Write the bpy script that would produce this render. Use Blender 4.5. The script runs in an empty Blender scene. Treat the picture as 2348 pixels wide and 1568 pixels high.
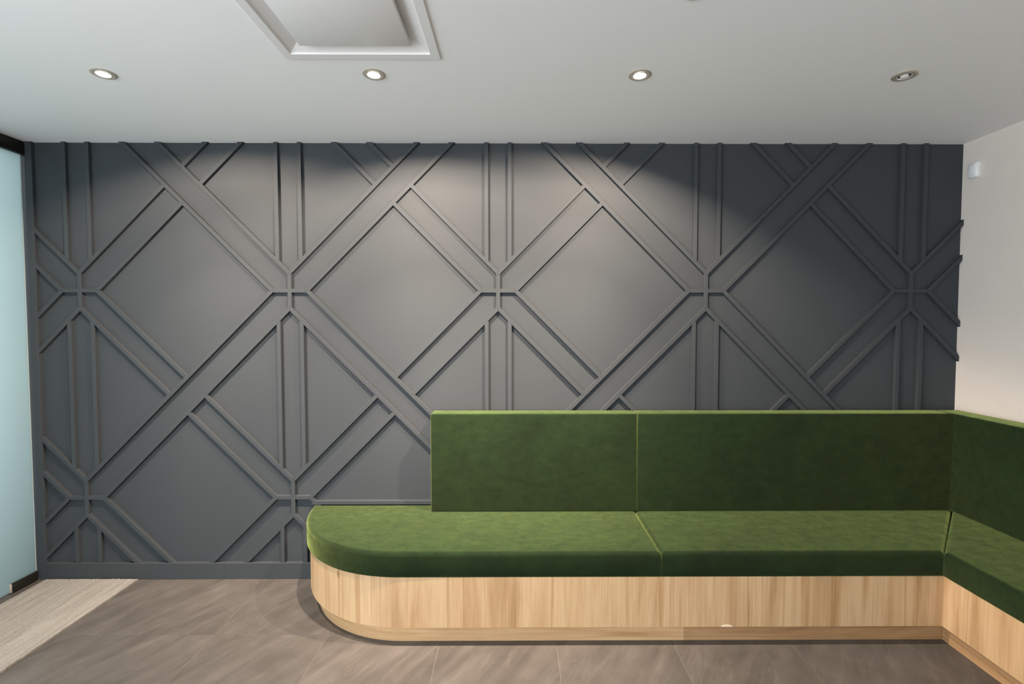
import bpy, bmesh, math, random
from mathutils import Vector, Matrix

random.seed(7)
SC = bpy.context.scene
COL = SC.collection
PI = math.pi

# ---------------------------------------------------------------- room metrics (metres)
# feature wall is the plane y = 0, the room lies towards -y, floor z = 0
CEIL = 2.792
XR = 2.838            # right wall
XG = -3.10            # frosted glass on the left
YB = -5.4             # wall behind the camera
CAM_D, CAM_H = 3.1064, 1.653

# ---------------------------------------------------------------- camera
cam_data = bpy.data.cameras.new('camera')
cam = bpy.data.objects.new('camera', cam_data)
COL.objects.link(cam)
cam_data.sensor_fit = 'HORIZONTAL'
cam_data.sensor_width = 36.0
cam_data.lens = 1109.0 / 2348.0 * 36.0
cam_data.shift_x = -18.0 / 2348.0
cam_data.clip_start = 0.05
cam.location = (0.0, -CAM_D, CAM_H)
cam.rotation_euler = (PI / 2 - math.atan(42.0 / 1109.0), 0.0, -math.radians(0.3))
SC.camera = cam

# ---------------------------------------------------------------- world, daylight, exposure
world = bpy.data.worlds.new('overcast_sky')
SC.world = world
world.use_nodes = True
bg = world.node_tree.nodes['Background']
bg.inputs['Color'].default_value = (0.86, 0.95, 1.0, 1)
bg.inputs['Strength'].default_value = 2.2

def area_light(name, loc, rot, sx, sy, power, color):
    d = bpy.data.lights.new(name, 'AREA')
    d.shape = 'RECTANGLE'; d.size = sx; d.size_y = sy
    d.energy = power; d.color = color
    o = bpy.data.objects.new(name, d)
    o.location = loc; o.rotation_euler = rot
    COL.objects.link(o)
    return o

# daylight entering by the open shopfront beside and the window behind the camera
area_light('daylight_shopfront', (XG - 0.03, -4.0, 1.36), (0, -PI / 2, 0), 2.3, 2.3, 140, (0.91, 0.95, 1.0))
area_light('daylight_rear_window', (-1.55, YB - 0.02, 1.30), (PI / 2, 0, 0), 2.5, 2.1, 62, (0.89, 0.95, 1.0))

vs = SC.view_settings
vs.view_transform = 'Standard'
vs.look = 'None'
vs.gamma = 1.0
vs.use_curve_mapping = False
vs.exposure = 0.0
SC.cycles.use_denoising = True
SC.cycles.max_bounces = 10
SC.cycles.diffuse_bounces = 6
SC.cycles.sample_clamp_indirect = 4.0

# ---------------------------------------------------------------- helpers
def link(name, me, mat=None, parent=None):
    o = bpy.data.objects.new(name, me)
    COL.objects.link(o)
    if mat is not None and len(me.materials) == 0:
        me.materials.append(mat)
    if parent is not None:
        o.parent = parent
    return o

def mesh_from(verts, faces, name='mesh'):
    me = bpy.data.meshes.new(name)
    me.from_pydata([tuple(v) for v in verts], [], faces)
    me.update()
    return me

def bm_mesh(bm, name='mesh', smooth=False):
    bmesh.ops.recalc_face_normals(bm, faces=bm.faces)
    me = bpy.data.meshes.new(name)
    bm.to_mesh(me); bm.free()
    if smooth:
        for p in me.polygons:
            p.use_smooth = True
    return me

def smooth_by_angle(me, ang=40):
    for p in me.polygons:
        p.use_smooth = True
    me.set_sharp_from_angle(angle=math.radians(ang))

def tag(o, label, cat, group=None):
    o['label'] = label; o['category'] = cat
    if group:
        o['group'] = group
    return o

def structure(o, label=None, cat=None):
    o['kind'] = 'structure'
    if label:
        o['label'] = label; o['category'] = cat
    return o

def empty(name, loc=(0, 0, 0)):
    o = bpy.data.objects.new(name, None)
    o.empty_display_size = 0.1
    o.location = loc
    COL.objects.link(o)
    return o

def box_mesh(x0, x1, y0, y1, z0, z1, bevel=0.0, seg=2):
    bm = bmesh.new()
    bmesh.ops.create_cube(bm, size=1.0)
    for v in bm.verts:
        v.co = Vector(((x0 + x1) / 2 + v.co.x * (x1 - x0), (y0 + y1) / 2 + v.co.y * (y1 - y0), (z0 + z1) / 2 + v.co.z * (z1 - z0)))
    if bevel > 0:
        bmesh.ops.bevel(bm, geom=list(bm.edges), offset=bevel, segments=seg, profile=0.5, affect='EDGES')
    me = bm_mesh(bm)
    if bevel > 0:
        smooth_by_angle(me, 50)
    return me

def clip(poly, a, b, c):
    """keep the part of a convex polygon where a*x + b*z <= c"""
    out = []
    n = len(poly)
    for i in range(n):
        p, q = poly[i], poly[(i + 1) % n]
        dp = a * p[0] + b * p[1] - c
        dq = a * q[0] + b * q[1] - c
        if dp <= 1e-9:
            out.append(p)
        if (dp < -1e-9 and dq > 1e-9) or (dp > 1e-9 and dq < -1e-9):
            t = dp / (dp - dq)
            out.append((p[0] + t * (q[0] - p[0]), p[1] + t * (q[1] - p[1])))
    res = []
    for p in out:
        if not res or (abs(p[0] - res[-1][0]) + abs(p[1] - res[-1][1])) > 1e-5:
            res.append(p)
    if len(res) > 1 and (abs(res[0][0] - res[-1][0]) + abs(res[0][1] - res[-1][1])) < 1e-5:
        res.pop()
    return res

def poly_area(p):
    return 0.5 * sum(p[i][0] * p[(i + 1) % len(p)][1] - p[(i + 1) % len(p)][0] * p[i][1] for i in range(len(p)))

def inset(poly, d):
    """offset a convex CCW polygon inwards"""
    n = len(poly)
    out = []
    for i in range(n):
        p0, p1, p2 = Vector(poly[i - 1]), Vector(poly[i]), Vector(poly[(i + 1) % n])
        e1 = (p1 - p0).normalized(); e2 = (p2 - p1).normalized()
        n1 = Vector((-e1.y, e1.x)); n2 = Vector((-e2.y, e2.x))
        k = 1 + n1.dot(n2)
        m = (n1 + n2) * (d / max(k, 0.25))
        out.append((p1.x + m.x, p1.y + m.y))
    return out

def extrude_xz(poly, y0, y1, bev):
    """prism of a polygon drawn in x-z, from y0 (back) to y1 (front, towards the room), front arris eased"""
    if poly_area(poly) < 0:
        poly = poly[::-1]
    n = len(poly)
    ins = inset(poly, bev)
    V = [(p[0], y0, p[1]) for p in poly] + [(p[0], y1 + bev, p[1]) for p in poly] + [(p[0], y1, p[1]) for p in ins]
    F = []
    for i in range(n):
        j = (i + 1) % n
        F.append((i, j, n + j, n + i))
        F.append((n + i, n + j, 2 * n + j, 2 * n + i))
    F.append(tuple(range(2 * n, 3 * n)))
    F.append(tuple(range(n - 1, -1, -1)))
    return mesh_from(V, F)

def prism_xy(outline, z0, z1, bev_top=0.0, bev_bot=0.0, seg=4, bev_side=0.0):
    """solid from a plan outline, with rounded rims"""
    bm = bmesh.new()
    bot = [bm.verts.new((x, y, z0)) for x, y in outline]
    top = [bm.verts.new((x, y, z1)) for x, y in outline]
    n = len(outline)
    bm.faces.new(bot[::-1]); bm.faces.new(top)
    for i in range(n):
        bm.faces.new((bot[i], bot[(i + 1) % n], top[(i + 1) % n], top[i]))
    bmesh.ops.recalc_face_normals(bm, faces=bm.faces)
    if bev_side > 0:
        es = []
        for e in bm.edges:
            if abs(e.verts[0].co.z - e.verts[1].co.z) > 1e-4 and e.calc_face_angle(0) > math.radians(25):
                es.append(e)
        bmesh.ops.bevel(bm, geom=es, offset=bev_side, segments=seg, profile=0.5, affect='EDGES')
    for zz, b in ((z1, bev_top), (z0, bev_bot)):
        if b > 0:
            es = [e for e in bm.edges if abs(e.verts[0].co.z - zz) < 1e-5 and abs(e.verts[1].co.z - zz) < 1e-5
                  and any(abs(f.normal.z) < 0.3 for f in e.link_faces)]
            bmesh.ops.bevel(bm, geom=es, offset=b, segments=seg, profile=0.5, affect='EDGES')
    me = bm_mesh(bm)
    smooth_by_angle(me, 40)
    return me

def lathe(profile, n=48):
    """profile of (r, z), spun about z"""
    V, F = [], []
    for r, z in profile:
        for k in range(n):
            a = 2 * PI * k / n
            V.append((r * math.cos(a), r * math.sin(a), z))
    for i in range(len(profile) - 1):
        for k in range(n):
            F.append((i * n + k, i * n + (k + 1) % n, (i + 1) * n + (k + 1) % n, (i + 1) * n + k))
    me = mesh_from(V, F)
    smooth_by_angle(me, 35)
    return me

# ---------------------------------------------------------------- materials
def new_mat(name):
    m = bpy.data.materials.new(name)
    m.use_nodes = True
    nt = m.node_tree
    return m, nt, nt.nodes['Principled BSDF']

def N(nt, kind, **kw):
    n = nt.nodes.new(kind)
    for k, v in kw.items():
        setattr(n, k, v)
    return n

def mapping(nt, coord='Object', scale=(1, 1, 1), rot=(0, 0, 0), loc=(0, 0, 0)):
    tc = N(nt, 'ShaderNodeTexCoord')
    mp = N(nt, 'ShaderNodeMapping')
    mp.inputs['Scale'].default_value = scale
    mp.inputs['Rotation'].default_value = rot
    mp.inputs['Location'].default_value = loc
    nt.links.new(tc.outputs[coord], mp.inputs['Vector'])
    return mp

def noise(nt, vec, scale, detail=3, rough=0.5, dist=0.0):
    n = N(nt, 'ShaderNodeTexNoise')
    n.inputs['Scale'].default_value = scale
    n.inputs['Detail'].default_value = detail
    n.inputs['Roughness'].default_value = rough
    n.inputs['Distortion'].default_value = dist
    nt.links.new(vec, n.inputs['Vector'])
    return n

def ramp(nt, fac, stops):
    r = N(nt, 'ShaderNodeValToRGB')
    cr = r.color_ramp
    while len(cr.elements) < len(stops):
        cr.elements.new(0.5)
    for e, (p, c) in zip(cr.elements, stops):
        e.position = p
        e.color = (*c, 1) if len(c) == 3 else c
    nt.links.new(fac, r.inputs['Fac'])
    return r

def mixc(nt, fac, a, b, mode='MIX'):
    m = N(nt, 'ShaderNodeMix', data_type='RGBA', blend_type=mode)
    for sock, v in ((m.inputs['Factor'], fac), (m.inputs['A'], a), (m.inputs['B'], b)):
        if isinstance(v, (int, float)):
            sock.default_value = v
        elif isinstance(v, tuple):
            sock.default_value = (*v, 1) if len(v) == 3 else v
        else:
            nt.links.new(v, sock)
    # RGBA sockets share names with float ones: pick the colour pair explicitly
    return m

def mix_rgb(nt, fac, a, b, mode='MIX'):
    m = N(nt, 'ShaderNodeMix', data_type='RGBA', blend_type=mode)
    fs = m.inputs[0]; A = m.inputs[6]; B = m.inputs[7]
    for sock, v in ((fs, fac), (A, a), (B, b)):
        if isinstance(v, (int, float)):
            sock.default_value = v
        elif isinstance(v, tuple):
            sock.default_value = (*v, 1)
        else:
            nt.links.new(v, sock)
    return m.outputs[2]

def bump(nt, bsdf, height, strength, dist):
    b = N(nt, 'ShaderNodeBump')
    b.inputs['Strength'].default_value = strength
    b.inputs['Distance'].default_value = dist
    nt.links.new(height, b.inputs['Height'])
    nt.links.new(b.outputs['Normal'], bsdf.inputs['Normal'])
    return b

def paint(name, col, rough, var=0.04, bumpy=0.05, scale=220):
    m, nt, b = new_mat(name)
    mp = mapping(nt)
    n1 = noise(nt, mp.outputs[0], 1.3, 3)
    lo = tuple(c * (1 - var) for c in col); hi = tuple(c * (1 + var) for c in col)
    r = ramp(nt, n1.outputs['Fac'], [(0.3, lo), (0.7, hi)])
    nt.links.new(r.outputs['Color'], b.inputs['Base Color'])
    b.inputs['Roughness'].default_value = rough
    n2 = noise(nt, mp.outputs[0], scale, 2)
    bump(nt, b, n2.outputs['Fac'], bumpy, 0.001)
    return m

M_WALL = paint('slate_paint', (0.0425, 0.0488, 0.0545), 0.62)
M_WALL.node_tree.nodes['Principled BSDF'].inputs['Specular IOR Level'].default_value = 0.22
M_CEIL = paint('ceiling_paint', (0.88, 0.87, 0.865), 0.9, 0.01, 0.03)
M_CREAM = paint('cream_wall_paint', (0.72, 0.655, 0.60), 0.85, 0.015, 0.04)
M_WHITE = paint('white_plastic', (0.78, 0.78, 0.79), 0.35, 0.005, 0.0)
M_GLINT = paint('grey_green_edge_glint', (0.40, 0.46, 0.45), 0.5, 0.01, 0.0)  # colour of the highlight painted along the glass edge
M_ACFRAME = paint('satin_white_casing', (0.80, 0.78, 0.77), 0.45, 0.005, 0.0)
M_BRONZE = paint('dark_bronze_metal', (0.028, 0.028, 0.022), 0.4, 0.05, 0.0)
M_BRONZE.node_tree.nodes['Principled BSDF'].inputs['Metallic'].default_value = 0.5

def metal(name, col, rough):
    m, nt, b = new_mat(name)
    mp = mapping(nt)
    n1 = noise(nt, mp.outputs[0], 60, 2)
    r = ramp(nt, n1.outputs['Fac'], [(0.3, tuple(c * .92 for c in col)), (0.7, col)])
    nt.links.new(r.outputs['Color'], b.inputs['Base Color'])
    b.inputs['Metallic'].default_value = 0.45
    b.inputs['Roughness'].default_value = rough
    return m
M_NICKEL = metal('brushed_nickel', (0.55, 0.50, 0.42), 0.45)
M_CHROME = metal('polished_rim', (0.75, 0.72, 0.68), 0.2)

def lamp_mat(name, strength):
    m, nt, b = new_mat(name)
    b.inputs['Base Color'].default_value = (0.7, 0.68, 0.65, 1)
    b.inputs['Roughness'].default_value = 0.25
    b.inputs['Emission Color'].default_value = (1.0, 0.97, 0.92, 1)
    b.inputs['Emission Strength'].default_value = strength
    return m
M_LAMP_ON = lamp_mat('lit_lamp_lens', 18.0)
M_LAMP_OFF = lamp_mat('unlit_lamp_lens', 0.0)

def velvet():
    m, nt, b = new_mat('green_velvet')
    mp = mapping(nt)
    big = noise(nt, mp.outputs[0], 2.6, 4, 0.6, 0.6)
    mp2 = mapping(nt, scale=(5, 12, 10))
    mid = noise(nt, mp2.outputs[0], 3.0, 4, 0.65, 0.3)
    a = ramp(nt, big.outputs['Fac'], [(0.28, (0.0035, 0.0095, 0.0035)), (0.5, (0.0055, 0.0145, 0.005)), (0.75, (0.008, 0.019, 0.006))])
    bcol = ramp(nt, mid.outputs['Fac'], [(0.27, (0.62, 0.66, 0.64)), (0.40, (0.90, 0.91, 0.90)), (0.55, (1.05, 1.05, 1.02)), (0.75, (1.38, 1.32, 1.12))])
    c = mix_rgb(nt, 1.0, a.outputs['Color'], bcol.outputs['Color'], 'MULTIPLY')
    grain = noise(nt, mp.outputs[0], 240, 3, 0.7)
    gr = ramp(nt, grain.outputs['Fac'], [(0.3, (0.78, 0.80, 0.78)), (0.7, (1.2, 1.2, 1.2))])
    c = mix_rgb(nt, 1.0, c, gr.outputs['Color'], 'MULTIPLY')
    nt.links.new(c, b.inputs['Base Color'])
    # nap brushed one way or the other changes how much sheen shows
    nap = noise(nt, mp2.outputs[0], 2.2, 5, 0.7, 0.8)
    nr = ramp(nt, nap.outputs['Fac'], [(0.27, (0.17, 0.25, 0.085)), (0.38, (0.32, 0.41, 0.14)), (0.60, (0.42, 0.515, 0.17)), (0.78, (0.52, 0.60, 0.215))])
    mot = noise(nt, mp.outputs[0], 17, 4, 0.65, 0.4)
    mr = ramp(nt, mot.outputs['Fac'], [(0.3, (0.74, 0.77, 0.76)), (0.5, (1, 1, 1)), (0.7, (1.18, 1.16, 1.12))])
    st = mix_rgb(nt, 1.0, nr.outputs['Color'], mr.outputs['Color'], 'MULTIPLY')
    st = mix_rgb(nt, 1.0, st, gr.outputs['Color'], 'MULTIPLY')
    nt.links.new(st, b.inputs['Sheen Tint'])
    b.inputs['Roughness'].default_value = 0.95
    b.inputs['Specular IOR Level'].default_value = 0.15
    b.inputs['Sheen Weight'].default_value = 1.0
    b.inputs['Sheen Roughness'].default_value = 0.42
    fine = noise(nt, mp.outputs[0], 900, 2)
    bump(nt, b, fine.outputs['Fac'], 0.25, 0.0008)
    return m
M_VELVET = velvet()

def oak(name, light, mid, dark, along_u=False):
    """oak veneer drawn on UVs in metres: u along the bench, v up"""
    m, nt, b = new_mat(name)
    sc = (0.7, 7.0, 1) if along_u else (6.5, 0.8, 1)
    mp = mapping(nt, 'UV', scale=sc)
    g1 = noise(nt, mp.outputs[0], 1.0, 5, 0.6, 0.7)
    sc2 = (2.5, 90, 1) if along_u else (90, 2.5, 1)
    mp2 = mapping(nt, 'UV', scale=sc2)
    g2 = noise(nt, mp2.outputs[0], 1.0, 3, 0.6, 0.2)
    sc3 = (0.5, 22, 1) if along_u else (22, 0.5, 1)
    mp3 = mapping(nt, 'UV', scale=sc3, loc=(3.1, 1.7, 0))
    g3 = noise(nt, mp3.outputs[0], 1.0, 2, 0.5, 1.2)
    c1 = ramp(nt, g1.outputs['Fac'], [(0.34, dark), (0.47, mid), (0.60, light)])
    c2 = ramp(nt, g2.outputs['Fac'], [(0.28, (0.86, 0.82, 0.77)), (0.6, (1, 1, 1))])
    c3 = ramp(nt, g3.outputs['Fac'], [(0.26, (0.74, 0.64, 0.52)), (0.44, (1, 1, 1))])
    c = mix_rgb(nt, 1.0, c1.outputs['Color'], c2.outputs['Color'], 'MULTIPLY')
    c = mix_rgb(nt, 1.0, c, c3.outputs['Color'], 'MULTIPLY')
    # small knots
    mpk = mapping(nt, 'UV', scale=(4.2, 2.4, 1) if not along_u else (2.4, 6, 1))
    vor = N(nt, 'ShaderNodeTexVoronoi')
    vor.inputs['Scale'].default_value = 1.0
    nt.links.new(mpk.outputs[0], vor.inputs['Vector'])
    kn = ramp(nt, vor.outputs['Distance'], [(0.02, (0.45, 0.34, 0.24)), (0.075, (1, 1, 1))])
    c = mix_rgb(nt, 0.8, c, kn.outputs['Color'], 'MULTIPLY')
    nt.links.new(c, b.inputs['Base Color'])
    b.inputs['Roughness'].default_value = 0.5
    bump(nt, b, g2.outputs['Fac'], 0.06, 0.0006)
    return m
M_OAK = oak('oak_veneer_upright_grain', (0.57, 0.39, 0.222), (0.515, 0.335, 0.18), (0.415, 0.255, 0.127))
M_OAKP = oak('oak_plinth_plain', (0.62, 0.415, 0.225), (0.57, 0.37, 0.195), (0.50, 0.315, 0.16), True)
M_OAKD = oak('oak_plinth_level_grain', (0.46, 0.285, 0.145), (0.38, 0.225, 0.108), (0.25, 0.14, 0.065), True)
M_PALE = paint('raw_pale_wood', (0.72, 0.60, 0.45), 0.8, 0.05, 0.1)

def stone():
    m, nt, b = new_mat('grey_brown_stone_tile')
    tc = N(nt, 'ShaderNodeTexCoord')
    oi = N(nt, 'ShaderNodeObjectInfo')
    mul = N(nt, 'ShaderNodeVectorMath', operation='SCALE')
    mul.inputs['Scale'].default_value = 37.0
    nt.links.new(oi.outputs['Random'], mul.inputs[0])
    comb = N(nt, 'ShaderNodeCombineXYZ')
    mm = N(nt, 'ShaderNodeMath', operation='MULTIPLY'); mm.inputs[1].default_value = 41.0
    nt.links.new(oi.outputs['Random'], mm.inputs[0])
    nt.links.new(mm.outputs[0], comb.inputs['X']); nt.links.new(mm.outputs[0], comb.inputs['Y'])
    add = N(nt, 'ShaderNodeVectorMath', operation='ADD')
    nt.links.new(tc.outputs['Object'], add.inputs[0]); nt.links.new(comb.outputs[0], add.inputs[1])
    def mp(scale, rz):
        q = N(nt, 'ShaderNodeMapping')
        q.vector_type = 'TEXTURE'
        q.inputs['Rotation'].default_value = (0, 0, rz)
        q.inputs['Scale'].default_value = scale
        nt.links.new(add.outputs[0], q.inputs['Vector'])
        return q
    # soft streaks running across the tile
    q1 = mp((0.75, 0.13, 1), math.radians(57))
    s1 = noise(nt, q1.outputs[0], 1.0, 4, 0.55, 0.5)
    q2 = mp((0.50, 0.055, 1), math.radians(60))
    s2 = noise(nt, q2.outputs[0], 1.0, 4, 0.6, 0.4)
    s3 = noise(nt, add.outputs[0], 260, 3, 0.7)
    base = ramp(nt, s1.outputs['Fac'], [(0.28, (0.070, 0.0635, 0.0585)), (0.5, (0.090, 0.0825, 0.0762)), (0.72, (0.115, 0.106, 0.0985))])
    st = ramp(nt, s2.outputs['Fac'], [(0.28, (0.88, 0.88, 0.88)), (0.52, (1, 1, 1)), (0.74, (1.14, 1.14, 1.14))])
    sp = ramp(nt, s3.outputs['Fac'], [(0.3, (0.82, 0.82, 0.82)), (0.7, (1.16, 1.16, 1.16))])
    c = mix_rgb(nt, 1.0, base.outputs['Color'], st.outputs['Color'], 'MULTIPLY')
    c = mix_rgb(nt, 1.0, c, sp.outputs['Color'], 'MULTIPLY')
    cl = noise(nt, add.outputs[0], 7.0, 5, 0.65, 0.3)
    clr = ramp(nt, cl.outputs['Fac'], [(0.3, (0.86, 0.85, 0.84)), (0.7, (1.13, 1.13, 1.13))])
    c = mix_rgb(nt, 1.0, c, clr.outputs['Color'], 'MULTIPLY')
    # hairline pale veins
    q4 = mp((1.6, 0.20, 1), math.radians(63))
    vein = noise(nt, q4.outputs[0], 1.3, 3, 0.6, 1.5)
    vr = ramp(nt, vein.outputs['Fac'], [(0.488, (0, 0, 0)), (0.5, (1, 1, 1)), (0.512, (0, 0, 0))])
    vf = N(nt, 'ShaderNodeMath', operation='MULTIPLY'); vf.inputs[1].default_value = 0.16
    nt.links.new(vr.outputs['Color'], vf.inputs[0])
    c = mix_rgb(nt, vf.outputs[0], c, (0.20, 0.185, 0.167))
    nt.links.new(c, b.inputs['Base Color'])
    b.inputs['Roughness'].default_value = 0.42
    bump(nt, b, s3.outputs['Fac'], 0.08, 0.0006)
    return m
M_TILE = stone()
M_GROUT = paint('pale_grout', (0.195, 0.180, 0.162), 0.9, 0.05, 0.1)

def jute():
    m, nt, b = new_mat('beige_woven_jute')
    mp = mapping(nt, scale=(70, 3.0, 20))
    n1 = noise(nt, mp.outputs[0], 1.0, 4, 0.6, 0.5)
    mp2 = mapping(nt, scale=(160, 160, 160))
    n2 = noise(nt, mp2.outputs[0], 1.0, 3, 0.7)
    c1 = ramp(nt, n1.outputs['Fac'], [(0.25, (0.205, 0.195, 0.178)), (0.5, (0.27, 0.257, 0.236)), (0.75, (0.335, 0.322, 0.297))])
    c2 = ramp(nt, n2.outputs['Fac'], [(0.28, (0.78, 0.77, 0.76)), (0.65, (1.1, 1.1, 1.1))])
    c = mix_rgb(nt, 1.0, c1.outputs['Color'], c2.outputs['Color'], 'MULTIPLY')
    nt.links.new(c, b.inputs['Base Color'])
    b.inputs['Roughness'].default_value = 0.95
    b.inputs['Specular IOR Level'].default_value = 0.1
    bump(nt, b, n2.outputs['Fac'], 0.5, 0.003)
    return m
M_JUTE = jute()

def frosted():
    m, nt, b = new_mat('frosted_glass')
    out = nt.nodes['Material Output']
    tr = N(nt, 'ShaderNodeBsdfTranslucent')
    tr.inputs['Color'].default_value = (0.72, 0.81, 0.805, 1)
    b.inputs['Base Color'].default_value = (0.55, 0.66, 0.66, 1)
    b.inputs['Roughness'].default_value = 0.45
    mx = N(nt, 'ShaderNodeMixShader'); mx.inputs[0].default_value = 0.88
    nt.links.new(b.outputs[0], mx.inputs[1]); nt.links.new(tr.outputs[0], mx.inputs[2])
    nt.links.new(mx.outputs[0], out.inputs['Surface'])
    return m
M_FROST = frosted()

# ================================================================ THE SETTING
# ---------------------------------------------------------------- floor: slab + single tiles
floor = link('floor', box_mesh(-4.2, XR + 0.1, YB - 0.1, 0.1, -0.06, -0.002), M_GROUT)
structure(floor, 'grey-brown stone tile floor with thin pale joints', 'floor')
TS, GAP, TX0, TY0 = 0.605, 0.0026, 0.807, 0.019
def tile_range(o, lo, hi):
    k = math.floor((lo - o) / TS)
    r = []
    while o + k * TS < hi:
        a, b2 = max(lo, o + k * TS), min(hi, o + (k + 1) * TS)
        if b2 - a > 0.02:
            r.append((a, b2))
        k += 1
    return r
for (x0, x1) in tile_range(TX0, -3.55, XR):
    for (y0, y1) in tile_range(TY0, YB, 0.0):
        hx, hy = (x1 - x0 - GAP) / 2, (y1 - y0 - GAP) / 2
        bv = 0.0009
        V = []
        for z, s in ((-0.012, 0), (-bv, 0), (0.0, bv)):
            V += [(-hx + s, -hy + s, z), (hx - s, -hy + s, z), (hx - s, hy - s, z), (-hx + s, hy - s, z)]
        F = []
        for L in (0, 4):
            for i in range(4):
                F.append((L + i, L + (i + 1) % 4, L + 4 + (i + 1) % 4, L + 4 + i))
        F.append((8, 9, 10, 11))
        t = link('tile', mesh_from(V, F), M_TILE, floor)
        t.location = ((x0 + x1) / 2, (y0 + y1) / 2, 0.0)

# ---------------------------------------------------------------- ceiling with an opening for the cassette
AX0, AX1, AY0, AY1 = -0.992, -0.328, -1.649, -0.985
cv, cf = [], []
hx0, hx1, hy0, hy1 = AX0 + 0.02, AX1 - 0.02, AY0 + 0.02, AY1 - 0.02
def slab(x0, x1, y0, y1, z0, z1):
    b0 = len(cv)
    cv.extend([(x0, y0, z0), (x1, y0, z0), (x1, y1, z0), (x0, y1, z0), (x0, y0, z1), (x1, y0, z1), (x1, y1, z1), (x0, y1, z1)])
    for f in ((3, 2, 1, 0), (4, 5, 6, 7), (0, 1, 5, 4), (1, 2, 6, 5), (2, 3, 7, 6), (3, 0, 4, 7)):
        cf.append(tuple(b0 + i for i in f))
CX0, CX1, CY0, CY1 = -3.25, XR + 0.1, YB - 0.1, 0.1
for a in ((CX0, hx0, CY0, CY1), (hx1, CX1, CY0, CY1), (hx0, hx1, CY0, hy0), (hx0, hx1, hy1, CY1)):
    slab(*a, CEIL, CEIL + 0.2)
ceiling = structure(link('ceiling', mesh_from(cv, cf), M_CEIL), 'plain white painted ceiling', 'ceiling')

# ---------------------------------------------------------------- walls
wall_back = structure(link('wall_back', box_mesh(-4.2, XR + 0.1, 0.0, 0.12, -0.05, CEIL + 0.05), M_WALL),
                      'dark slate painted feature wall with raised diamond lattice battens', 'wall')
wall_right = structure(link('wall_right', box_mesh(XR, XR + 0.1, YB - 0.1, 0.0, -0.05, CEIL + 0.05), M_CREAM),
                       'plain cream painted side wall above the green bench', 'wall')
cv, cf = [], []
for a in ((-2.85, -2.75, 0, CEIL), (YB - 0.1, -5.15, 0, CEIL), (-5.15, -2.85, 2.52, CEIL), (-5.15, -2.85, 0, 0.2)):
    slab(-3.2, -3.04, a[0], a[1], a[2] - (0.002 if a[2] == 0 else 0), a[3])
wall_left = structure(link('wall_left', mesh_from(cv, cf), M_CREAM), 'cream painted side wall around the open shopfront', 'wall')
cv, cf = [], []
for a in ((-3.2, -2.85, 0, CEIL), (-0.25, XR, 0, CEIL), (-2.85, -0.25, 2.4, CEIL), (-2.85, -0.25, 0, 0.2)):
    slab(a[0], a[1], YB - 0.1, YB, a[2] - (0.002 if a[2] == 0 else 0), a[3])
wall_front = structure(link('wall_front', mesh_from(cv, cf), M_CREAM), 'cream painted wall around the shopfront opening', 'wall')

# ---------------------------------------------------------------- lattice of battens on the feature wall
XN = {-1: -4.100, 0: -2.772, 1: -1.4455, 2: -0.1220, 3: 1.2030, 4: 2.5155, 5: 3.842}
ZN = {0: 3.194, 1: 1.8625, 2: 0.5325, 3: -0.798}
DT = 0.111            # node centre to tip
VO = 0.0735           # upright pair half spacing
SW = 0.0253           # batten width
ST = 0.022            # batten depth
STILE_R = -3.041
BASE_Z = 0.106

def strip(p, q, w=SW, ext=0.12):
    a, b2 = Vector(p), Vector(q)
    d = (b2 - a).normalized()
    n = Vector((-d.y, d.x)) * (w / 2)
    a = a - d * ext; b2 = b2 + d * ext
    return [tuple(a - n), tuple(b2 - n), tuple(b2 + n), tuple(a + n)]

def line_keep(p, q, side_pt):
    """half plane bounded by line p-q that contains side_pt, as (a, b, c)"""
    a, b2 = q[1] - p[1], -(q[0] - p[0])
    c = a * p[0] + b2 * p[1]
    if a * side_pt[0] + b2 * side_pt[1] > c:
        a, b2, c = -a, -b2, -c
    return (a, b2, c)

def slat(poly, planes, depth):
    for pl in planes:
        poly = clip(poly, *pl)
        if len(poly) < 3:
            return None
    for pl in ((-1, 0, -(STILE_R - 0.004)), (1, 0, XR), (0, 1, CEIL), (0, -1, -(BASE_Z - 0.004))):
        poly = clip(poly, *pl)
        if len(poly) < 3:
            return None
    if abs(poly_area(poly)) < 1.6e-3:
        return None
    return link('slat', extrude_xz(poly, 0.0, -depth, 0.0011), M_WALL, wall_back)

for i in range(-1, 5):
    xl, xr = XN[i], XN[i + 1]
    for j in (1, 2, 3):
        zl, zu = ZN[j], ZN[j - 1]
        # rising band (towards upper right) and falling band, two battens each
        rA = ((xl + DT, zl), (xr, zu - DT)); rB = ((xl, zl + DT), (xr - DT, zu))
        fA = ((xr - DT, zl), (xl, zu - DT)); fB = ((xr, zl + DT), (xl + DT, zu))
        rAp = [(0, -1, -zl), (1, 0, xr)];  rBp = [(-1, 0, -xl), (0, 1, zu)]
        fAp = [(0, -1, -zl), (-1, 0, -xl)]; fBp = [(1, 0, xr), (0, 1, zu)]
        rising_over = ((i + j) % 2 == 0)
        low_r, up_l = (xr, zl), (xl, zu)
        low_l, up_r = (xl, zl), (xr, zu)
        if rising_over:
            slat(strip(*rA), rAp, ST); slat(strip(*rB), rBp, ST)
            for s, pl in ((fA, fAp), (fB, fBp)):
                slat(strip(*s), pl + [line_keep(*rA, low_r)], ST - 0.0003)
                slat(strip(*s), pl + [line_keep(*rB, up_l)], ST - 0.0003)
        else:
            slat(strip(*fA), fAp, ST); slat(strip(*fB), fBp, ST)
            for s, pl in ((rA, rAp), (rB, rBp)):
                slat(strip(*s), pl + [line_keep(*fA, low_l)], ST - 0.0003)
                slat(strip(*s), pl + [line_keep(*fB, up_r)], ST - 0.0003)
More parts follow.
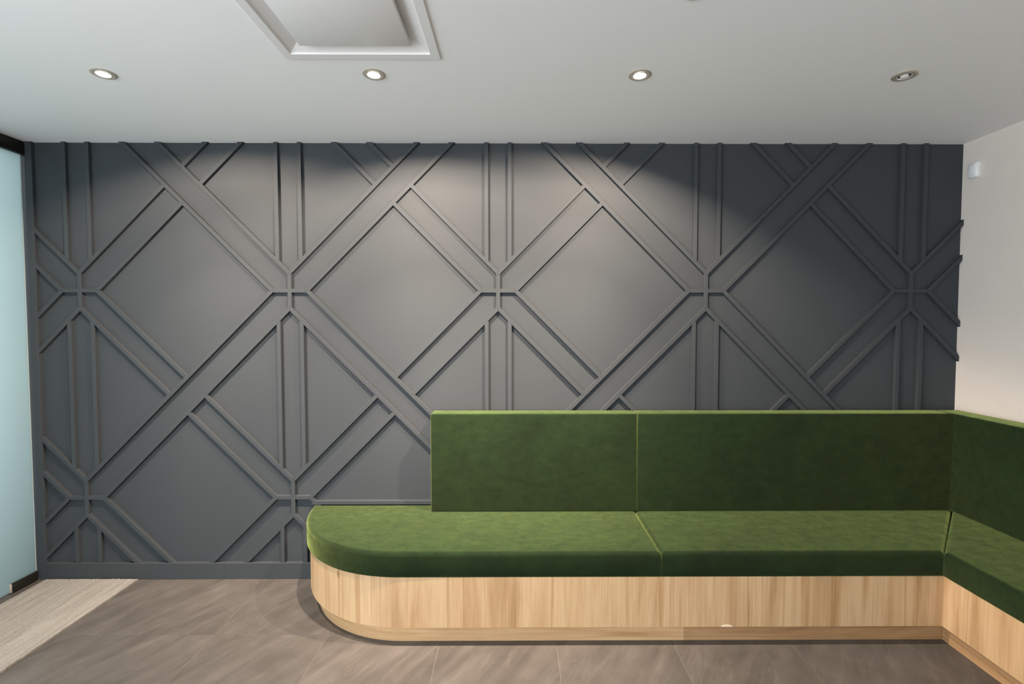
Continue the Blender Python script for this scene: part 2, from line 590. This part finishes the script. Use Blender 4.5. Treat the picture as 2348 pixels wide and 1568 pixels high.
for i in range(0, 5):
    x = XN[i]
    for j in (1, 2, 3):
        zl, zu = ZN[j], ZN[j - 1]
        fB = ((x, zl + DT), (XN[i - 1] + DT, zu)); rB = ((x, zl + DT), (XN[i + 1] - DT, zu))
        rA = ((XN[i - 1] + DT, zl), (x, zu - DT)); fA = ((XN[i + 1] - DT, zl), (x, zu - DT))
        mid = (x, (zl + zu) / 2)
        slat(strip((x - VO, zl), (x - VO, zu)), [line_keep(*fB, mid), line_keep(*rA, mid)], ST - 0.0006)
        slat(strip((x + VO, zl), (x + VO, zu)), [line_keep(*rB, mid), line_keep(*fA, mid)], ST - 0.0006)
    for j in (1, 2):
        z = ZN[j]
        slat(strip((x, z - DT), (x, z + DT), ext=0), [], ST - 0.0009)
        slat(strip((x - DT, z), (x + DT, z), ext=0), [], ST - 0.0012)
# border stile beside the glass and level rail behind the seat
link('slat', extrude_xz([(-3.086, 0.0), (STILE_R, 0.0), (STILE_R, CEIL), (-3.086, CEIL)], 0, -0.0232, 0.0011), M_WALL, wall_back)
link('slat', extrude_xz([(-1.333, 0.487), (XR, 0.487), (XR, 0.5115), (-1.308, 0.5115)], 0, -0.0226, 0.0011), M_WALL, wall_back)
baseboard = structure(link('baseboard_back', extrude_xz([(STILE_R, 0.0), (XR, 0.0), (XR, BASE_Z), (STILE_R, BASE_Z)], 0, -0.0245, 0.002), M_WALL),
                      'slate painted baseboard along the feature wall', 'baseboard')

# ---------------------------------------------------------------- frosted glass door, fixed light, head frame
door = structure(empty('door_1', (XG, -0.6, 0.0)), 'frosted glass door with a dark bottom patch fitting', 'door')
def part(name, me, mat, parent):
    o = link(name, me, mat, parent)
    o.matrix_parent_inverse = Matrix.Translation(-Vector(parent.location))
    return o
part('glass_pane', box_mesh(XG - 0.012, XG, -1.12, -0.0340, 0.009, 2.706, 0.0012, 1), M_FROST, door)
part('edge_glint_strip', box_mesh(XG - 0.013, XG + 0.0015, -0.0335, -0.0300, 0.064, 2.705), M_GLINT, door)  # added pale strip, paints the bright highlight of the pane's edge
fit = part('patch_fitting', box_mesh(XG - 0.024, XG + 0.012, -0.190, -0.030, 0.006, 0.062, 0.002, 2), M_BRONZE, door)
fit['label'] = 'dark bronze patch fitting at the foot of the glass'
part('fitting_end_cap', box_mesh(XG - 0.022, XG + 0.010, -0.1975, -0.1902, 0.007, 0.061, 0.002, 2), M_NICKEL, door)  # lighter metal here paints the lit end of the dark fitting
window_1 = structure(empty('window_1', (XG, -1.9, 0.0)), 'fixed frosted glass panel beyond the door', 'window')
part('glass_pane', box_mesh(XG - 0.012, XG, -2.73, -1.130, 0.012, 2.706, 0.0012, 1), M_FROST, window_1)
part('bottom_rail', box_mesh(XG - 0.03, XG + 0.018, -2.74, -1.130, 0.0005, 0.0115), M_BRONZE, window_1)
trim = structure(empty('trim_1', (XG, -1.4, CEIL)), 'dark bronze head frame above the frosted glass', 'door frame')
part('head_beam', box_mesh(XG - 0.035, XG + 0.020, -2.745, -0.002, 2.708, 2.772, 0.002, 1), M_BRONZE, trim)
part('head_track', box_mesh(XG - 0.045, XG + 0.008, -2.745, -0.002, 2.772, CEIL - 0.0005), M_BRONZE, trim)

# ================================================================ THE BENCH
R_C, R_B, R_T = 0.689, 0.687, 0.642     # cushion, panel and plinth radius / depth
BXC = -0.60                              # centre of the rounded end
YW = -0.0265                             # back of everything, clear of the battens
def round_end(r, xc=BXC, n=28):
    """points from the straight front round to the wall"""
    a_end = math.asin(-YW / r)
    pts = []
    for k in range(n + 1):
        a = PI / 2 + (PI / 2 - a_end) * k / n
        pts.append((xc + r * math.cos(a), -r * math.sin(a)))
    return pts

def set_uv(me, fn):
    uv = me.uv_layers.new(name='UVMap')
    for p in me.polygons:
        for li in p.loop_indices:
            uv.data[li].uv = fn(me.vertices[me.loops[li].vertex_index].co)

def ribbon(path, thick, z0, z1, mat, name, parent, uoff=0.0, ease=0.001):
    """board bent along a plan path; thickness grows to the left of the path (inwards)"""
    pts = [Vector(p) for p in path]
    n = len(pts)
    inner = []
    for i in range(n):
        t = (pts[min(i + 1, n - 1)] - pts[max(i - 1, 0)]).normalized()
        inner.append(pts[i] + Vector((-t.y, t.x)) * thick)
    s = [0.0]
    for i in range(1, n):
        s.append(s[-1] + (pts[i] - pts[i - 1]).length)
    V, F, U = [], [], []
    for i in range(n):
        V += [(pts[i].x, pts[i].y, z0), (pts[i].x, pts[i].y, z1), (inner[i].x, inner[i].y, z1), (inner[i].x, inner[i].y, z0)]
    for i in range(n - 1):
        a, b2 = 4 * i, 4 * (i + 1)
        for k in range(4):
            F.append((a + k, b2 + k, b2 + (k + 1) % 4, a + (k + 1) % 4))
    F.append((3, 2, 1, 0)); F.append((4 * n - 4, 4 * n - 3, 4 * n - 2, 4 * n - 1))
    me = mesh_from(V, F)
    bm = bmesh.new(); bm.from_mesh(me); bmesh.ops.recalc_face_normals(bm, faces=bm.faces); bm.to_mesh(me); bm.free()
    uv = me.uv_layers.new(name='UVMap')
    for p in me.polygons:
        for li in p.loop_indices:
            vi = me.loops[li].vertex_index
            k = vi % 4
            uv.data[li].uv = (s[vi // 4] + uoff, V[vi][2] + (0.02 if k in (2, 3) else 0.0))
    smooth_by_angle(me, 35)
    o = link(name, me, mat, parent)
    o.matrix_parent_inverse = Matrix.Translation(-Vector(parent.location))
    return o

BEND = -2.35                              # far end of the right arm, behind the picture edge
bench = tag(empty('bench_base', (0.8, -0.4, 0.0)), 'pale oak L-shaped bench base with a rounded end and recessed plinth', 'bench')
XA_B, XA_T, XA_C = 2.184, 2.227, 2.180
ZP0, ZP1 = 0.099, 0.361
# upright-grain fascia: the rounded end with the long front, then the return arm
ribbon(round_end(R_B)[::-1] + [(XA_B, -R_B)], 0.018, ZP0, ZP1, M_OAK, 'front_panel', bench)
ribbon([(XA_B, -R_B - 0.0005), (XA_B, BEND)], 0.018, ZP0, ZP1, M_OAK, 'front_panel', bench, 4.3)
# plinth boards
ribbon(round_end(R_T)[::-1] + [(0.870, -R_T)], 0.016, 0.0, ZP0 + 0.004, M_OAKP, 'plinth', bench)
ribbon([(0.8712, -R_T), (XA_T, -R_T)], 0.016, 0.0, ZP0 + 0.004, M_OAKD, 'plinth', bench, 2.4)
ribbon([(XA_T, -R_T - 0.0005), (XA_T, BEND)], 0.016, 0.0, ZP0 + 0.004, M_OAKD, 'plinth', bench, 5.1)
# carcass floor and seat deck
deck = [(BXC, -R_B + 0.019)] + [p for p in round_end(R_B - 0.019)] + [(XR - 0.004, YW), (XR - 0.004, BEND), (XA_B + 0.019, BEND), (XA_B + 0.019, -R_B + 0.019)]
part('seat_deck', prism_xy(deck, ZP1 - 0.018, ZP1 - 0.0005), M_OAKP, bench)
part('carcass_bottom', prism_xy(deck, ZP0 + 0.0045, ZP0 + 0.02), M_OAKP, bench)
part('end_panel', box_mesh(XA_B + 0.002, XR - 0.004, BEND - 0.018, BEND - 0.0005, 0.0, ZP1), M_OAKP, bench)
# half-round chip of raw wood at the foot of the fascia
cx, cz, cr = 1.075, ZP0, 0.029
pts = [(cx + cr * math.cos(PI * k / 14), cz + 0.38 * cr * math.sin(PI * k / 14)) for k in range(15)]
chip = part('veneer_chip', extrude_xz(pts, -R_B + 0.004, -R_B - 0.0012, 0.0004), M_PALE, bench)
chip['label'] = 'small pale half-round chip in the veneer'

# ---------------------------------------------------------------- cushions
SZ0, SZ1 = 0.3618, 0.489
G = 0.0008
def round_corners(poly, r, n=5):
    """replace the sharp corners of a convex CCW outline by small arcs"""
    out = []
    k = len(poly)
    for i in range(k):
        p0, p1, p2 = Vector(poly[i - 1]), Vector(poly[i]), Vector(poly[(i + 1) % k])
        e1, e2 = (p1 - p0).normalized(), (p2 - p1).normalized()
        ang = math.acos(max(-1, min(1, e1.dot(e2))))
        if ang < math.radians(20):
            out.append(tuple(p1)); continue
        d = r * math.tan(ang / 2)
        a, b2 = p1 - e1 * d, p1 + e2 * d
        c = a + Vector((-e1.y, e1.x)) * r
        va = a - c
        for q in range(n + 1):
            t = ang * q / n
            out.append((c.x + va.x * math.cos(t) - va.y * math.sin(t), c.y + va.x * math.sin(t) + va.y * math.cos(t)))
    return out

def soft_slab(outline, h, bt, bb, rc, crown=0.0):
    """upholstered slab: plan outline, rounded top and bottom rims, slightly crowned top"""
    if poly_area(outline) < 0:
        outline = outline[::-1]
    def ring(d):
        return round_corners(inset(outline, d), max(rc - d, 0.0006))
    pl = ring(0.0)
    rings = []
    for q in range(5):
        a = PI / 2 * q / 4
        rings.append((ring(bb * (1 - math.sin(a))), bb * (1 - math.cos(a))))
    for q in range(8):
        a = PI / 2 * q / 7
        rings.append((ring(bt * (1 - math.cos(a))), h - bt + bt * math.sin(a)))
    n = len(pl)
    V, F = [], []
    for r, z in rings:
        V += [(x, y, z) for x, y in r]
    for i in range(len(rings) - 1):
        for k in range(n):
            F.append((i * n + k, i * n + (k + 1) % n, (i + 1) * n + (k + 1) % n, (i + 1) * n + k))
    F.append(tuple(range(n - 1, -1, -1)))
    L = (len(rings) - 1) * n
    F.append(tuple(range(L, L + n)))
    me = mesh_from(V, F)
    smooth_by_angle(me, 40)
    return me

def cushion(name, outline, z0, z1, bt, bb, bs, label, group):
    cx = sum(p[0] for p in outline) / len(outline); cy = sum(p[1] for p in outline) / len(outline)
    me = soft_slab([(x - cx, y - cy) for x, y in outline], z1 - z0, bt, bb, bs)
    o = link(name, me, M_VELVET)
    o.location = (cx, cy, z0)
    return tag(o, label, 'cushion', group)
XS = 0.735
cushion('seat_cushion', round_end(R_C, BXC - 0.018) + [(XS - G, YW), (XS - G, -R_C)], SZ0, SZ1, 0.022, 0.005, 0.005,
        'green velvet seat cushion with the rounded end', 'green velvet seat cushions')
cushion('seat_cushion', [(XS + G, -R_C), (XS + G, YW), (XR - 0.02, YW), (XA_C - 2 * G, -R_C)], SZ0, SZ1, 0.022, 0.005, 0.005,
        'long green velvet seat cushion with a mitred corner along the slate wall', 'green velvet seat cushions')
cushion('seat_cushion', [(XA_C, -R_C - 2 * G), (XR - 0.012, YW - 0.004), (XR - 0.004, BEND), (XA_C, BEND)], SZ0, SZ1, 0.022, 0.005, 0.005,
        'green velvet seat cushion running along the cream wall', 'green velvet seat cushions')

def back_cushion(x0, x1, y0, y1, label):
    cx, cy = (x0 + x1) / 2, (y0 + y1) / 2
    z0, z1 = SZ1 + 0.0008, 1.099
    me = box_mesh(x0 - cx, x1 - cx, y0 - cy, y1 - cy, 0, z1 - z0, 0.009, 4)
    o = link('back_cushion', me, M_VELVET)
    o.location = (cx, cy, z0)
    return tag(o, label, 'cushion', 'green velvet back cushions')
YBK = -0.155
back_cushion(-0.534, 0.740 - G, YBK, YW, 'shorter green velvet back cushion above the rounded seat')
back_cushion(0.740 + G, 2.688 - G, YBK, YW, 'longest green velvet back cushion against the slate wall')
back_cushion(2.688 + G, XR - 0.003, BEND, YW, 'green velvet back cushion against the cream wall')

# ================================================================ SMALL THINGS
# ---------------------------------------------------------------- downlights
BEAM = [(0, 1.0), (9, 0.95), (18, 0.62), (31, 0.30), (45, 0.22), (56, 0.22), (63, 0.13), (69, 0.0)]
def beam_profile(d):
    """reflector lamp: photometric spread over the angle from the beam axis"""
    d.use_nodes = True
    nt = d.node_tree
    em = nt.nodes['Emission']
    tc = N(nt, 'ShaderNodeTexCoord')
    sx = N(nt, 'ShaderNodeSeparateXYZ')
    nt.links.new(tc.outputs['Normal'], sx.inputs[0])
    ab = N(nt, 'ShaderNodeMath', operation='ABSOLUTE'); nt.links.new(sx.outputs['Z'], ab.inputs[0])
    ac_ = N(nt, 'ShaderNodeMath', operation='ARCCOSINE'); nt.links.new(ab.outputs[0], ac_.inputs[0])
    dv = N(nt, 'ShaderNodeMath', operation='DIVIDE'); nt.links.new(ac_.outputs[0], dv.inputs[0]); dv.inputs[1].default_value = PI / 2
    r = ramp(nt, dv.outputs[0], [(a / 90.0, (v, v, v)) for a, v in BEAM])
    nt.links.new(r.outputs['Color'], em.inputs['Strength'])

def downlight(x, y, lit, label, aim=(0, 0), power=0):
    root = tag(empty('downlight', (x, y, CEIL)), label, 'ceiling light', 'recessed ceiling downlights')
    ring = link('trim_ring', lathe([(0.050, 0.0), (0.0502, -0.003), (0.047, -0.0055), (0.040, -0.0062), (0.0345, -0.0052), (0.0325, -0.003)]), M_NICKEL, root)
    rim = link('gimbal_rim', lathe([(0.0325, -0.0005), (0.0322, -0.0052), (0.029, -0.006), (0.0272, -0.0025), (0.0265, -0.0005)]), M_CHROME, root)
    link('baffle', lathe([(0.0270, -0.0008), (0.0200, -0.0006), (0.0001, -0.0006)]), M_BRONZE, root)
    k = 1.0 if lit else 0.66  # lit lens drawn wider, lamp glare built into its size
    link('lamp_lens', lathe([(0.0262 * k, -0.0012), (0.0258 * k, -0.0056), (0.020 * k, -0.0100), (0.010 * k, -0.0125), (0.0001, -0.013)]), M_LAMP_ON if lit else M_LAMP_OFF, root)
    if lit:
        d = bpy.data.lights.new('downlight_beam', 'SPOT')
        d.energy = power
        d.color = (1.0, 0.80, 0.63)
        d.spot_size = math.radians(150); d.spot_blend = 0.05
        beam_profile(d)
        d.shadow_soft_size = 0.022
        o = bpy.data.objects.new('downlight_beam', d)
        COL.objects.link(o)
        o.parent = root
        o.location = (0, 0, -0.03)
        o.rotation_euler = Vector((aim[0], aim[1], -1)).to_track_quat('-Z', 'Y').to_euler()
    return root
downlight(-1.885, -0.850, True, 'lit round downlight beside the frosted glass door', (0.06, 0.36), 500)
downlight(-0.655, -0.850, True, 'lit round downlight next to the square ceiling cassette', (0.05, 0.32), 790)
downlight(0.561, -0.850, True, 'lit round downlight above the joint of the seat cushions', (-0.20, 0.32), 740)
downlight(1.778, -0.850, False, 'unlit round nickel downlight towards the cream wall')
downlight(0.612, -1.415, False, 'unlit round downlight set farther out from the slate wall')

# ---------------------------------------------------------------- air conditioning cassette in the ceiling
ac = tag(empty('ceiling_cassette', ((AX0 + AX1) / 2, (AY0 + AY1) / 2, CEIL)), 'square white air conditioning cassette set in the ceiling', 'air conditioner')
HW = (AX1 - AX0) / 2
def square_ring(profile):
    V, F = [], []
    for h, z in profile:
        V += [(-h, -h, z), (h, -h, z), (h, h, z), (-h, h, z)]
    for i in range(len(profile) - 1):
        for k in range(4):
            F.append((4 * i + k, 4 * i + (k + 1) % 4, 4 * i + 4 + (k + 1) % 4, 4 * i + 4 + k))
    return mesh_from(V, F)
link('frame', square_ring([(HW, 0.0), (HW, -0.006), (HW - 0.002, -0.0075), (HW - 0.038, -0.0075), (HW - 0.0395, -0.006)]), M_ACFRAME, ac)
link('air_channel', square_ring([(HW - 0.0395, -0.006), (HW - 0.0400, -0.001), (HW - 0.060, 0.006), (HW - 0.095, 0.020), (HW - 0.125, 0.026), (HW - 0.140, 0.026)]), M_ACFRAME, ac)
link('intake_panel', box_mesh(-HW + 0.107, HW - 0.107, -HW + 0.107, HW - 0.107, -0.012, 0.006, 0.003, 2), M_ACFRAME, ac)
link('housing', box_mesh(-HW + 0.13, HW - 0.13, -HW + 0.13, HW - 0.13, 0.0065, 0.19), M_ACFRAME, ac)

# ---------------------------------------------------------------- motion sensor on the right wall
ms = tag(empty('motion_sensor', (XR, -0.090, 2.60)), 'small white motion sensor high on the cream wall', 'sensor')
def bowed(z, half, depth, n=12):
    """plan curve of the bowed front, from one wall edge to the other"""
    out = []
    for k in range(n + 1):
        a = PI * k / n
        c, q = math.cos(a), math.sin(a)
        out.append((-0.002 - depth * q ** 0.55, half * math.copysign(abs(c) ** 0.7, c), z))
    return out
levels = [(-0.048, 0.026, 0.010), (-0.044, 0.031, 0.020), (-0.036, 0.0335, 0.027), (0.0, 0.034, 0.029), (0.036, 0.034, 0.027), (0.045, 0.032, 0.021), (0.048, 0.027, 0.012)]
V, F = [], []
for z, hw, dp in levels:
    V += bowed(z, hw, dp)
for i in range(len(levels) - 1):
    for k in range(12):
        F.append((13 * i + k, 13 * i + k + 1, 13 * i + 14 + k, 13 * i + 13 + k))
    F.append((13 * i + 12, 13 * i, 13 * i + 13, 13 * i + 25))
F.append(tuple(range(12, -1, -1))); F.append(tuple(range(13 * (len(levels) - 1), 13 * len(levels))))
me = mesh_from(V, F); smooth_by_angle(me, 50)
link('housing', me, M_WHITE, ms)
V, F = [], []
for k in range(9):
    a = -0.9 + 1.8 * k / 8
    for z in (-0.028, 0.012):
        V.append((-0.0215 - 0.0105 * math.cos(a), 0.024 * math.sin(a) / math.sin(0.9), z))
for k in range(8):
    F.append((2 * k, 2 * k + 2, 2 * k + 3, 2 * k + 1))
F.append(tuple(range(0, 18, 2))[::-1]); F.append(tuple(range(1, 18, 2)))
me = mesh_from(V, F); smooth_by_angle(me, 30)
link('lens', me, M_WHITE, ms)

# ---------------------------------------------------------------- jute mat by the glass door
MX0, MX1, MY0, MY1, MT = -3.030, -2.442, -2.10, -0.040, 0.011
nx, ny = 118, 150
rnd = random.Random(3)
wob_l = [rnd.uniform(-1, 1) * 0.0018 for _ in range(ny + 1)]
wob_r = [rnd.uniform(-1, 1) * 0.0018 for _ in range(ny + 1)]
wob_f = [rnd.uniform(-1, 1) * 0.0030 for _ in range(nx + 1)]
V, F = [], []
mcx, mcy = (MX0 + MX1) / 2, (MY0 + MY1) / 2
for jy in range(ny + 1):
    for ix in range(nx + 1):
        u, v = ix / nx, jy / ny
        x = MX0 + (MX1 - MX0) * u + wob_l[jy] * (1 - u) + wob_r[jy] * u
        y = MY0 + (MY1 - MY0) * v + (wob_f[ix] if jy == ny else 0)
        z = MT + 0.0012 * math.sin(u * 118 * PI / 2) + rnd.uniform(-1, 1) * 0.0007
        V.append((x - mcx, y - mcy, z))
nv = len(V)
for jy in range(ny):
    for ix in range(nx):
        a = jy * (nx + 1) + ix
        F.append((a, a + 1, a + nx + 2, a + nx + 1))
edge = [ix for ix in range(nx + 1)] + [jy * (nx + 1) + nx for jy in range(1, ny + 1)] + \
       [ny * (nx + 1) + ix for ix in range(nx - 1, -1, -1)] + [jy * (nx + 1) for jy in range(ny - 1, 0, -1)]
for e in edge:
    V.append((V[e][0], V[e][1], 0.0004))
m_ = len(edge)
for k in range(m_):
    F.append((edge[k], nv + k, nv + (k + 1) % m_, edge[(k + 1) % m_]))
F.append(tuple(nv + k for k in range(m_))[::-1])
me = mesh_from(V, F)
mat_o = tag(link('door_mat', me, M_JUTE), 'beige woven jute mat beside the frosted glass door', 'mat')
mat_o.location = (mcx, mcy, 0.0)
# stray fibres along the cut edges
V, F = [], []
def fibre(p, d, L, r=0.0006):
    d = Vector(d).normalized()
    side = d.cross(Vector((0, 0, 1))).normalized() * r
    up = Vector((0, 0, r))
    b0 = len(V)
    p = Vector(p)
    q = p + d * L
    for c in (p + side, p + up * 1.5, p - side, q):
        V.append(tuple(c))
    F.extend([(b0, b0 + 1, b0 + 3), (b0 + 1, b0 + 2, b0 + 3), (b0 + 2, b0, b0 + 3)])
for k in range(260):
    x = rnd.uniform(MX0, MX1)
    fibre((x - mcx, MY1 - mcy - 0.001, rnd.uniform(0.003, MT)), (rnd.uniform(-.6, .6), 1, rnd.uniform(-.1, .5)), rnd.uniform(0.004, 0.013))
for k in range(420):
    y = rnd.uniform(MY0, MY1)
    fibre((MX1 - mcx - 0.001, y - mcy, rnd.uniform(0.002, MT)), (1, rnd.uniform(-.7, .7), rnd.uniform(-.1, .4)), rnd.uniform(0.003, 0.009))
fr = link('fringe', mesh_from(V, F), M_JUTE, mat_o)
fr['kind'] = 'stuff'
